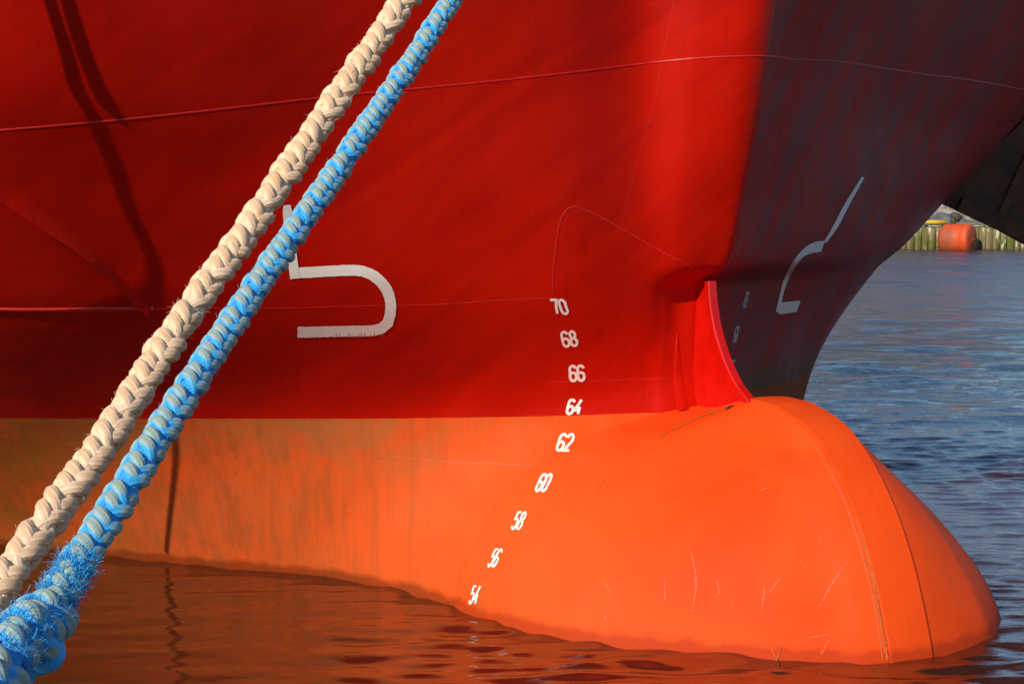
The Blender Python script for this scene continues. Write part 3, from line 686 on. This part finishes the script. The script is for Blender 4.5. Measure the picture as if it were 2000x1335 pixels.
# eye splice: strands thicken and turn back under the standing part
eye1 = path_px([(x_, y_, d_*BK) for x_, y_, d_ in [(95, 1200, 2.93), (60, 1225, 2.85), (25, 1262, 2.74), (-10, 1320, 2.64), (-60, 1420, 2.5), (-130, 1560, 2.35)]])
V, Fc, A, _ = braid(eye1, .043, 2.2, R(10), seed=12, am=.11, lump=.3)
sp = part('eye_splice', V, Fc, M_BLUE, blue, attrs=A)
V, Fc = fuzz(_, 1300, .011, 21, r0=.38, w=.0005, lo=0, hi=.45); part('frayed_fibres', V, Fc, M_BLUE, blue)['kind'] = 'stuff'
eye2 = path_px([(x_, y_, d_*BK) for x_, y_, d_ in [(105, 1195, 2.97), (92, 1250, 2.97), (60, 1300, 2.95), (10, 1345, 2.9), (-60, 1430, 2.8)]])
V, Fc, A, _ = braid(eye2, .030, 2.2, R(80), seed=14, am=.09)
part('eye_splice', V, Fc, M_BLUE, blue, attrs=A)
def strand(pts, rad, seed):
    P = catmull(np.array([tuple(CAM+ray(a, b)*d*RK*BK) for a, b, d in pts]), 8); n = len(P)
    rr_ = [rad*(.55+.45*math.sin(math.pi*min(1, .15+.85*i/(n-1)))) for i in range(n)]
    V, Fc = tube(P, rr_, 14); k = 14; s = np.repeat(np.linspace(0, .12, n), k); 
    return V, Fc, dict(crown=np.tile(.5+.5*np.cos(np.arange(k)*2*np.pi/k), n)*.8, along=s, around=np.tile(np.arange(k)/k, n))
for pts, rad in (([(45, 1262, 2.82), (72, 1258, 2.80), (98, 1268, 2.81), (104, 1290, 2.84)], .009), ([(112, 1258, 2.84), (108, 1280, 2.82), (96, 1296, 2.82), (80, 1300, 2.86)], .0072), ([(20, 1225, 2.86), (34, 1205, 2.86), (60, 1195, 2.87), (85, 1205, 2.88)], .0064)):
    V, Fc, A = strand(pts, rad, 1); part('tucked_strand', V, Fc, M_BLUE, blue, attrs=A)

# mooring tail outside the picture whose shadow falls on the plating
def shadow_path(pts, dists): 
    out = []
    for (px, py), d in zip(pts, dists):
        h = cast(px, py, 'hull'); out.append(tuple(h[0]+S*d))
    return np.array(out)
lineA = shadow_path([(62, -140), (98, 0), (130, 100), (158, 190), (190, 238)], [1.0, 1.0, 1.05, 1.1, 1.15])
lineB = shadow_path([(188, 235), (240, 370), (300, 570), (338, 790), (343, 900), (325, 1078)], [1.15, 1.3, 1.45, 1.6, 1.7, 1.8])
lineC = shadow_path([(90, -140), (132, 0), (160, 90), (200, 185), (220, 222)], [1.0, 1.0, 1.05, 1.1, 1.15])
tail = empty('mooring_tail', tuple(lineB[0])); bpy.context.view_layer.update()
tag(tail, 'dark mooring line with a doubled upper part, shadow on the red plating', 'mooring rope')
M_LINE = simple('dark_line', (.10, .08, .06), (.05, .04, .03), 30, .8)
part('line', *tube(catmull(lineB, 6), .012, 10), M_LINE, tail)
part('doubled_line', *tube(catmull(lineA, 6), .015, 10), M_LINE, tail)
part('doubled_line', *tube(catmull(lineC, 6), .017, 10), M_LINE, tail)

# ------------------------------------------------------------------ rusty anchor at the right edge
M_RUST = simple('rusty_steel', (.10, .035, .012), (.035, .018, .010), 7, .85, .6, .01, .35, .65)
YA = 11.9
def ap(px, py, y=YA): return at_y(px, py, y)
fluke = [(1838, 398), (1870, 362), (1925, 305), (1998, 238), (2120, 130), (2290, 250), (2230, 600), (2110, 528), (2000, 478), (1915, 432)]
fr_ = [ap(px, py, YA + .25*(px-1838)/300) for px, py in fluke]; bk = [p+Vector((.05, .10, .02)) for p in fr_]
n = len(fluke); V = fr_+bk; Fc = [tuple(range(n)), tuple(range(n, 2*n))[::-1]] + [(i, (i+1) % n, n+(i+1) % n, n+i) for i in range(n)]
anchor = empty('ship_anchor', tuple(ap(2100, 400))); bpy.context.view_layer.update()
tag(anchor, 'rusty dark steel anchor fluke hanging against the shaded flare', 'anchor')
part('fluke', V, Fc, M_RUST, anchor, smooth=False)
def bar_between(a, b, w, d, y0=0):
    A_, B_ = Vector(a), Vector(b); T = (B_-A_).normalized(); n_ = Vector((0, 1, 0)); s_ = T.cross(n_).normalized(); V = []
    for p in (A_, B_):
        for i, j in ((-w, -d), (w, -d), (w, 0.01), (-w, 0.01)): V.append(p+s_*i+n_*j)
    return V, [(0, 1, 2, 3), (7, 6, 5, 4)] + [(i, i+4, (i+1) % 4+4, (i+1) % 4) for i in range(4)]
part('fluke_rim', *bar_between(ap(1872, 398, YA), ap(2226, 566, YA+.32), .055, .06), M_RUST, anchor, smooth=False)
part('fluke_rib', *bar_between(ap(1950, 425, YA+.1), ap(2008, 300, YA+.14), .03, .045), M_RUST, anchor, smooth=False)
part('shank', *bar_between(ap(2100, 350, YA+.2), ap(2420, -60, YA+.6), .10, .12), M_RUST, anchor, smooth=False)

# ------------------------------------------------------------------ far quay
def z0y(py): return at_z(1900, py, 0).y
YQ = z0y(487)
M_QUAY = N('quay_timber')
x, y, z = pos_xyz(M_QUAY)
pil = M_QUAY.noise(M_QUAY.coord((2.6, 1, .12)), 1.6, 4, .6); alg = M_QUAY.noise(M_QUAY.coord((1.2, 1, 1)), 1.4, 5, .6)
qc = M_QUAY.mix(M_QUAY.ramp(pil, .35, .62), (.40, .31, .16), (.13, .11, .04))
qc = M_QUAY.mix(M_QUAY.math('MULTIPLY', M_QUAY.ramp(z, .9, .1, .35, 1), M_QUAY.ramp(alg, .4, .62)), qc, (.13, .16, .02))
qc = M_QUAY.mix(M_QUAY.math('MULTIPLY', M_QUAY.ramp(M_QUAY.noise(M_QUAY.coord((3, 1, .8)), 1.7, 4, .6), .57, .62), .85), qc, (.70, .60, .45))
M_QUAY = M_QUAY.out(qc, .9)
zq_ = at_y(1900, 443, YQ).z
quay = empty('quay_wall', (18, YQ, 0)); bpy.context.view_layer.update()
tag(quay, 'weathered timber piled quay wall, green with algae, across the water', 'quay wall')
part('wall_face', *box((10, YQ+1.0, -.5+zq_/2-.02), (120, 1.5, zq_+1.0)), M_QUAY, quay, smooth=False)
parts = []
for i in range(330):
    xx = -20+i*.27; hh = zq_*random.uniform(.93, 1.0); parts.append(tube([(xx, YQ+.18, -.6), (xx, YQ+.16, hh*.6), (xx+random.uniform(-.02, .02), YQ+.14, hh)], [random.uniform(.15, .18)]*3, 9))
part('sheet_piles', *merge(parts), M_QUAY, quay)
M_GND = simple('quay_ground', (.22, .19, .13), (.13, .14, .06), 1.2, .95, .6, .03)
gx = np.linspace(-60, 90, 60); gy = np.concatenate([np.linspace(YQ+1.0, YQ+14, 14), [YQ+40, YQ+120, YQ+700]])
GV = [(x_*(1 if y_ < YQ+20 else 6), y_, zq_+.02+(.03*random.random())) for y_ in gy for x_ in gx]
g = mesh('quay_ground', GV, grid_faces(len(gy), len(gx)), M_GND); tag(g, kind='structure')
# grass tufts along the quay edge
V, Fc = [], []
for i in range(1500):
    xx = random.uniform(-5, 40); yy = YQ+random.uniform(.1, 1.6); h = random.uniform(.03, .11); a = random.uniform(0, 3.14); o = len(V)
    dx, dy = math.cos(a)*.03, math.sin(a)*.03; zz = zq_+.01
    V += [(xx-dx, yy-dy, zz), (xx+dx, yy+dy, zz), (xx+random.uniform(-.08, .08), yy+random.uniform(-.08, .08), zz+h)]; Fc.append((o, o+1, o+2))
gr = mesh('grass', V, Fc, simple('dry_grass', (.20, .20, .03), (.30, .24, .08), 3, .9), smooth=False); tag(gr, kind='stuff')
# rubble heap
M_RUB = simple('rubble', (.38, .33, .27), (.15, .12, .10), 2.5, .95, .8, .08, .4, .6)
V, Fc = [], []
nx, ny = 110, 26
for j in range(ny):
    for i in range(nx):
        u = i/(nx-1); v = j/(ny-1); xx = 6+u*40; yy = YQ+9+v*9
        h = (math.sin(v*math.pi)**.8)*(3.1+1.2*math.sin(u*9)+.6*math.sin(u*23+1))*min(1, u*12, (1-u)*12)
        V.append((xx+rng.normal(0, .08), yy, zq_-.05+max(0, h)+abs(rng.normal(0, .16))*(v > 0)))
    
Fc = grid_faces(ny, nx)
rub = mesh('rubble_heap', V, Fc, M_RUB, smooth=False); tag(rub, 'grey-brown heap of broken rubble behind the far quay', 'rubble heap')
rocks = []
# dark grey covered pile
M_TARP = simple('grey_tarpaulin', (.16, .17, .17), (.09, .10, .10), 5, .6, .6, .05)
def mound(name, px0, px1, yb, top_px, mat, seed, dep=2.0):
    a = at_y(px0, 443, yb); b = at_y(px1, 443, yb); h = at_y((px0+px1)/2, top_px, yb).z-zq_; V = []; nx, ny = 34, 14; r = np.random.default_rng(seed)
    for j in range(ny):
        for i in range(nx):
            u = i/(nx-1); v = j/(ny-1); e = max(0, 1-(2*u-1)**2)**.45*max(0, 1-(2*v-1)**2)**.5
            V.append((a.x+(b.x-a.x)*u+r.normal(0, .015), yb+dep*v, zq_+h*e*(.85+.15*math.sin(u*17+seed)+r.normal(0, .02))))
    return mesh(name, V, grid_faces(ny, nx), mat)
tag(mound('covered_pile', 1826, 1900, YQ+5.2, 414, M_TARP, 2), 'long grey tarpaulin covered pile in front of the rubble', 'covered pile')
tag(mound('earth_bank', 1868, 1990, YQ+2.4, 432, simple('grey_earth', (.24, .22, .17), (.15, .15, .09), 4, .9, .6, .03), 5), 'low grey earth bank at the quay edge behind the fender', 'earth bank')
# yellow barrier
def yb_(px, py): return at_y(px, py, YQ+1.5)
M_YEL = simple('yellow_paint', (.80, .48, .02), (.70, .36, .02), 5, .5); M_DARK = simple('dark_steel', (.05, .045, .04), (.09, .07, .05), 8, .7)
a, b = yb_(1806, 434), yb_(1848, 434)
bench = empty('yellow_barrier', (a.x, a.y, zq_)); bpy.context.view_layer.update()
tag(bench, 'low yellow barrier rail on two dark posts at the far quay edge', 'barrier')
part('rail', *tube([a, a.lerp(b, .5), b], .085, 10), M_YEL, bench)
for q in (.08, .92):
    p = a.lerp(b, q); part('post', *box((p.x, p.y, (zq_+p.z)/2-.03), (.13, .13, p.z-zq_+.04)), M_DARK, bench, smooth=False)
c = yb_(1812, 430); part('end_cap', *tube([a+Vector((-.05, 0, .07)), a+Vector((.12, 0, .13))], .07, 8), simple('orange_cap', (.55, .12, .02), (.45, .08, .02)), bench)
# bollard
bo = yb_(1862, 443); boll = empty('bollard', (bo.x, bo.y, zq_)); bpy.context.view_layer.update()
tag(boll, 'dark mooring bollard with a tilted head beside the yellow barrier', 'bollard')
part('post', *tube([(bo.x, bo.y, zq_-.05), (bo.x-.01, bo.y, zq_+.2), (bo.x, bo.y, zq_+.48)], [.13, .10, .10], 14), M_DARK, boll)
part('head', *tube([(bo.x-.08, bo.y, zq_+.44), (bo.x+.10, bo.y-.02, zq_+.36), (bo.x+.26, bo.y-.03, zq_+.24)], [.10, .16, .13], 14), M_DARK, boll)
# orange fender
M_FEN = simple('orange_fender_skin', (.75, .085, .012), (.40, .09, .03), 1.6, .6, .3, .02, .42, .62)
YF = YQ-1.0; ctrf = at_y(1899, 464, YF); rf = .62
ax = Vector((-.80, .60, 0)).normalized(); fc = Vector((ctrf.x, YF, .40)); Lf = 1.35
fen = empty('floating_fender', (fc.x, fc.y, 0)); bpy.context.view_layer.update()
tag(fen, 'large orange cylindrical fender floating against the far quay', 'fender')
prof_f = [(-.05, .02), (-.04, .16), (-.01, .44), (.02, .56), (.07, .61), (.15, .62), (.33, .625), (.37, .575), (.41, .625), (.7, .62), (1.05, .61), (Lf-.2, .58), (Lf-.06, .45), (Lf, .15), (Lf, .02)]
part('body', *tube([fc+ax*s_*.92 for s_, _ in prof_f], [r_*.93 for _, r_ in prof_f], 32), M_FEN, fen)
part('end_fitting', *tube([fc-ax*.12, fc-ax*.04, fc-ax*.0], [.05, .07, .09], 12), M_DARK, fen)

if False:
    for p in [(0, 1055, 0)]: print(proj(at_z(*p)))
